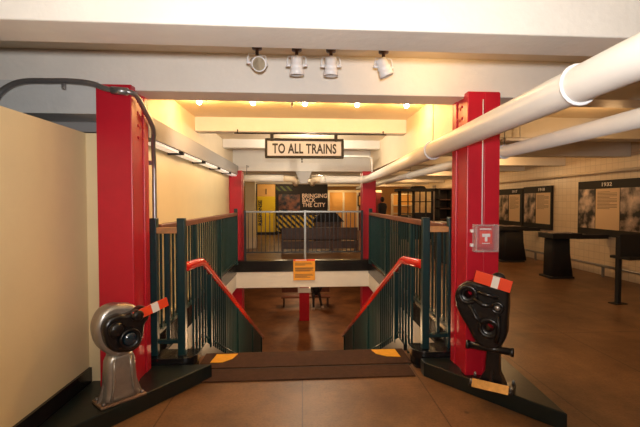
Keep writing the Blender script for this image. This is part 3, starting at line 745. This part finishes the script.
# amber lit room beyond
t = thing('lit_partition', 'amber lit partition with upright posts right of the lettered wall', 'partition', (2.3, 21.0, 0))
MB().box(-.95, .65, 0, .12, 0, 2.0).build('panel', 'amberwall', t)
MB().box(-.95, 1.9, -.06, .14, 2.0, 2.12).build('lintel', 'ceil', t)
for x in (-.9, -.12, .62): MB().box(x-.05, x+.05, -.08, 0, 0, 2.0).build('upright', 'stripe', t)
MB().box(.65, 1.9, 0, .12, 0, 2.0).build('maroon_panel', 'maroon', t)
lamp('partition_lamp', 'POINT', (-.3, -.7, 1.85), 14, (1, .6, .2), .06, parent=t)
t = thing('framed_picture', 'small framed picture glowing amber on the maroon panel by the far right column', 'picture', (3.22, 20.9, 1.28))
MB().box(-.3, .3, 0, .06, 0, .56).build('frame', 'blackm', t); MB().box(-.24, .24, -.02, 0, .05, .51).build('picture', 'amberwall', t)
t = thing('shelf_cabinet', 'pale amber shelf cabinet right of the far right red column', 'cabinet', (5.05, 19.6, 0))
MB().box(-.55, .45, .3, .36, 0, 1.9).build('back_panel', 'amberwall', t)
for z in (.4, .9, 1.3, 1.86): MB().box(-.55, .45, 0, .3, z, z+.05).build('shelf', 'ceil', t)
for x in (-.58, .42): MB().box(x, x+.06, 0, .3, 0, 1.9).build('side_panel', 'ceil', t)
lamp('cabinet_lamp', 'POINT', (-.1, -.5, 1.9), 12, (1, .6, .2), .06, parent=t)
t = thing('mannequin', 'narrow dark standing uniform display beside the far right red column', 'mannequin', (3.32, 16.4, 0))
loft([(0, .16, .12, 0), (.05, .15, .11, 0), (.1, .05, .05, 0), (.6, .04, .04, 0), (.75, .18, .12, 0), (1.0, .15, .11, 0), (1.3, .20, .12, 0), (1.42, .17, .10, 0), (1.47, .05, .05, 0)], 20, 2.4).build('dressed_form', 'cloth', t)
MB().lathe([(0, 0), (.05, .01), (.085, .09), (.085, .15), (.05, .22), (0, .24)], Matrix.Translation((0, 0, 1.48)), 16).build('head', 'cloth', t)
# old cage turnstile
t = thing('turnstile_cage', 'tall black barred turnstile cage behind the right railing', 'turnstile', (3.95, 13.6, 0))
b = MB()
for x in (-.62, -.57, .55): b.box(x-.03, x+.03, -.03, .03, 0, 1.95)
b.box(-.65, .6, -.04, .04, 1.86, 1.95); b.box(-.65, .6, -.3, -.22, 1.86, 1.95); b.box(-.65, .6, .5, .56, 1.86, 1.95)
b.box(-.65, -.58, -.3, .56, 1.86, 1.95); b.box(.5, .6, -.3, .56, 1.86, 1.95)
b.build('frame', 'blackm', t, .004)
b = MB()
for x in (-.3, -.08, .12, .34): b.tube([(x, 0, .1), (x, 0, 1.9)], .022, 8)
for x in (-.2, .25): b.tube([(x, -.26, 0), (x, -.26, 1.9)], .028, 8)
b.build('upright_bars', 'blackm', t)
b = MB()
for z in (1.1, 1.5): b.tube([(-.6, 0, z), (.55, 0, z)], .014, 8)
b.lathe([(0, 1.95), (.28, 1.95), (.22, 2.03), (0, 2.05)], Matrix.Translation((.05, 0, 0)), 18)
b.build('cross_bars', 'blackm', t)
MB().box(-.1, .52, -.12, .2, .2, 1.12).build('fare_box', 'cloth', t, .02)
MB().box(-.58, -.2, -.1, .1, .2, 1.05).build('side_box', 'iron', t, .02)
MB().box(-.32, -.2, -.14, -.1, .9, 1.02).build('dial_plate', 'silver', t)
t = thing('amber_post', 'pale amber square post between the cage and the dark rack', 'post', (4.87, 14.6, 0))
MB().box(-.06, .09, -.1, .1, 0, 2.1).build('shaft', 'ceil', t)
t = thing('display_rack', 'dark rack full of objects left of the right red column', 'rack', (4.48, 12.9, 0))
MB().box(-.02, .8, .25, .3, 0, 1.95).build('back_panel', 'darkwall', t)
for z in (.5, .9, 1.25, 1.55, 1.9): MB().box(-.02, .8, -.1, .25, z, z+.04).build('shelf', 'benchw', t)
for x in (-.02, .38, .76): MB().box(x, x+.04, -.1, .25, 0, 1.94).build('side_panel', 'blackm', t)
t = thing('fare_gate', 'low dark metal fare gate behind the right railing posts', 'gate', (3.5, 9.6, 0))
MB().box(-.1, .1, -.5, .5, 0, .95).build('gate_body', 'blackm', t, .02); MB().box(-.12, .12, -.52, .52, .95, 1.0).build('gate_top', 'raildark', t, .01)
MB().tube([(-.1, -.1, .85), (-.5, -.15, .85)], .02, 10).build('turn_arm', 'steel', t)

# ------------------------------------------------------------------ lower platform: bench and seated person
t = thing('platform_bench', 'brown slatted bench on the lower level behind the short red column', 'bench', (.15, 16.5, -2.8))
MB().box(-1.0, 1.0, -.25, .25, .37, .41).build('seat', 'wood', t, .008)
MB().box(-1.0, 1.0, .25, .29, .50, .90).build('backrest', 'wood', t, .008)
for x in (-.9, 0, .9): MB().box(x-.03, x+.03, -.22, .22, 0, .37).build('leg', 'benchw', t)
def person():
    t = thing('person', 'person in dark clothes sitting on the lower level bench, only the legs in view', 'person', (.56, 16.4, -2.8))
    V = [(0, .0, .55), (0, .03, .80), (0, .02, 1.05), (0, 0, 1.17), (0, -.02, 1.30),
         (-.10, -.05, .53), (-.11, -.42, .52), (-.11, -.40, .10), (-.11, -.55, .05),
         (.10, -.05, .53), (.13, -.42, .56), (.20, -.62, .18), (.24, -.74, .17),
         (-.19, .02, 1.08), (-.25, -.02, .82), (-.16, -.24, .68), (-.10, -.30, .66),
         (.19, .02, 1.08), (.25, -.02, .82), (.16, -.24, .68), (.10, -.30, .66)]
    E_ = [(0, 1), (1, 2), (2, 3), (3, 4), (0, 5), (5, 6), (6, 7), (7, 8), (0, 9), (9, 10), (10, 11), (11, 12), (2, 13), (13, 14), (14, 15), (15, 16), (2, 17), (17, 18), (18, 19), (19, 20)]
    rad = [.14, .13, .15, .055, .10, .09, .06, .045, .045, .09, .06, .045, .045, .06, .045, .035, .035, .06, .045, .035, .035]
    me = bpy.data.meshes.new('body'); me.from_pydata(V, E_, []); o = bpy.data.objects.new('body', me); C.objects.link(o); o.parent = t
    me.materials.append(M['cloth'])
    sk = o.modifiers.new('skin', 'SKIN'); o.modifiers.new('sub', 'SUBSURF').levels = 1
    for v, r_ in zip(me.skin_vertices[0].data, rad): v.radius = (r_, r_)
    me.skin_vertices[0].data[0].use_root = True
    loft([(0, .04, .045, 0), (.06, .085, .10, 0), (.14, .08, .095, 0), (.22, .05, .06, 0)], 16, 2.2).build('head', 'skin', t).location = (0, -.02, 1.24)
    h = loft([(0, .07, .09, 0), (.08, .09, .11, 0), (.13, .06, .08, 0), (.15, .02, .03, 0)], 16, 2.2).build('hair', 'cloth', t); h.location = (0, .0, 1.36)
    MB().box(.19, .29, -.86, -.66, .13, .20).build('shoe', 'shoe', t, .03)
    MB().box(-.16, -.06, -.66, -.42, .0, .08).build('shoe', 'shoe', t, .03)
person()
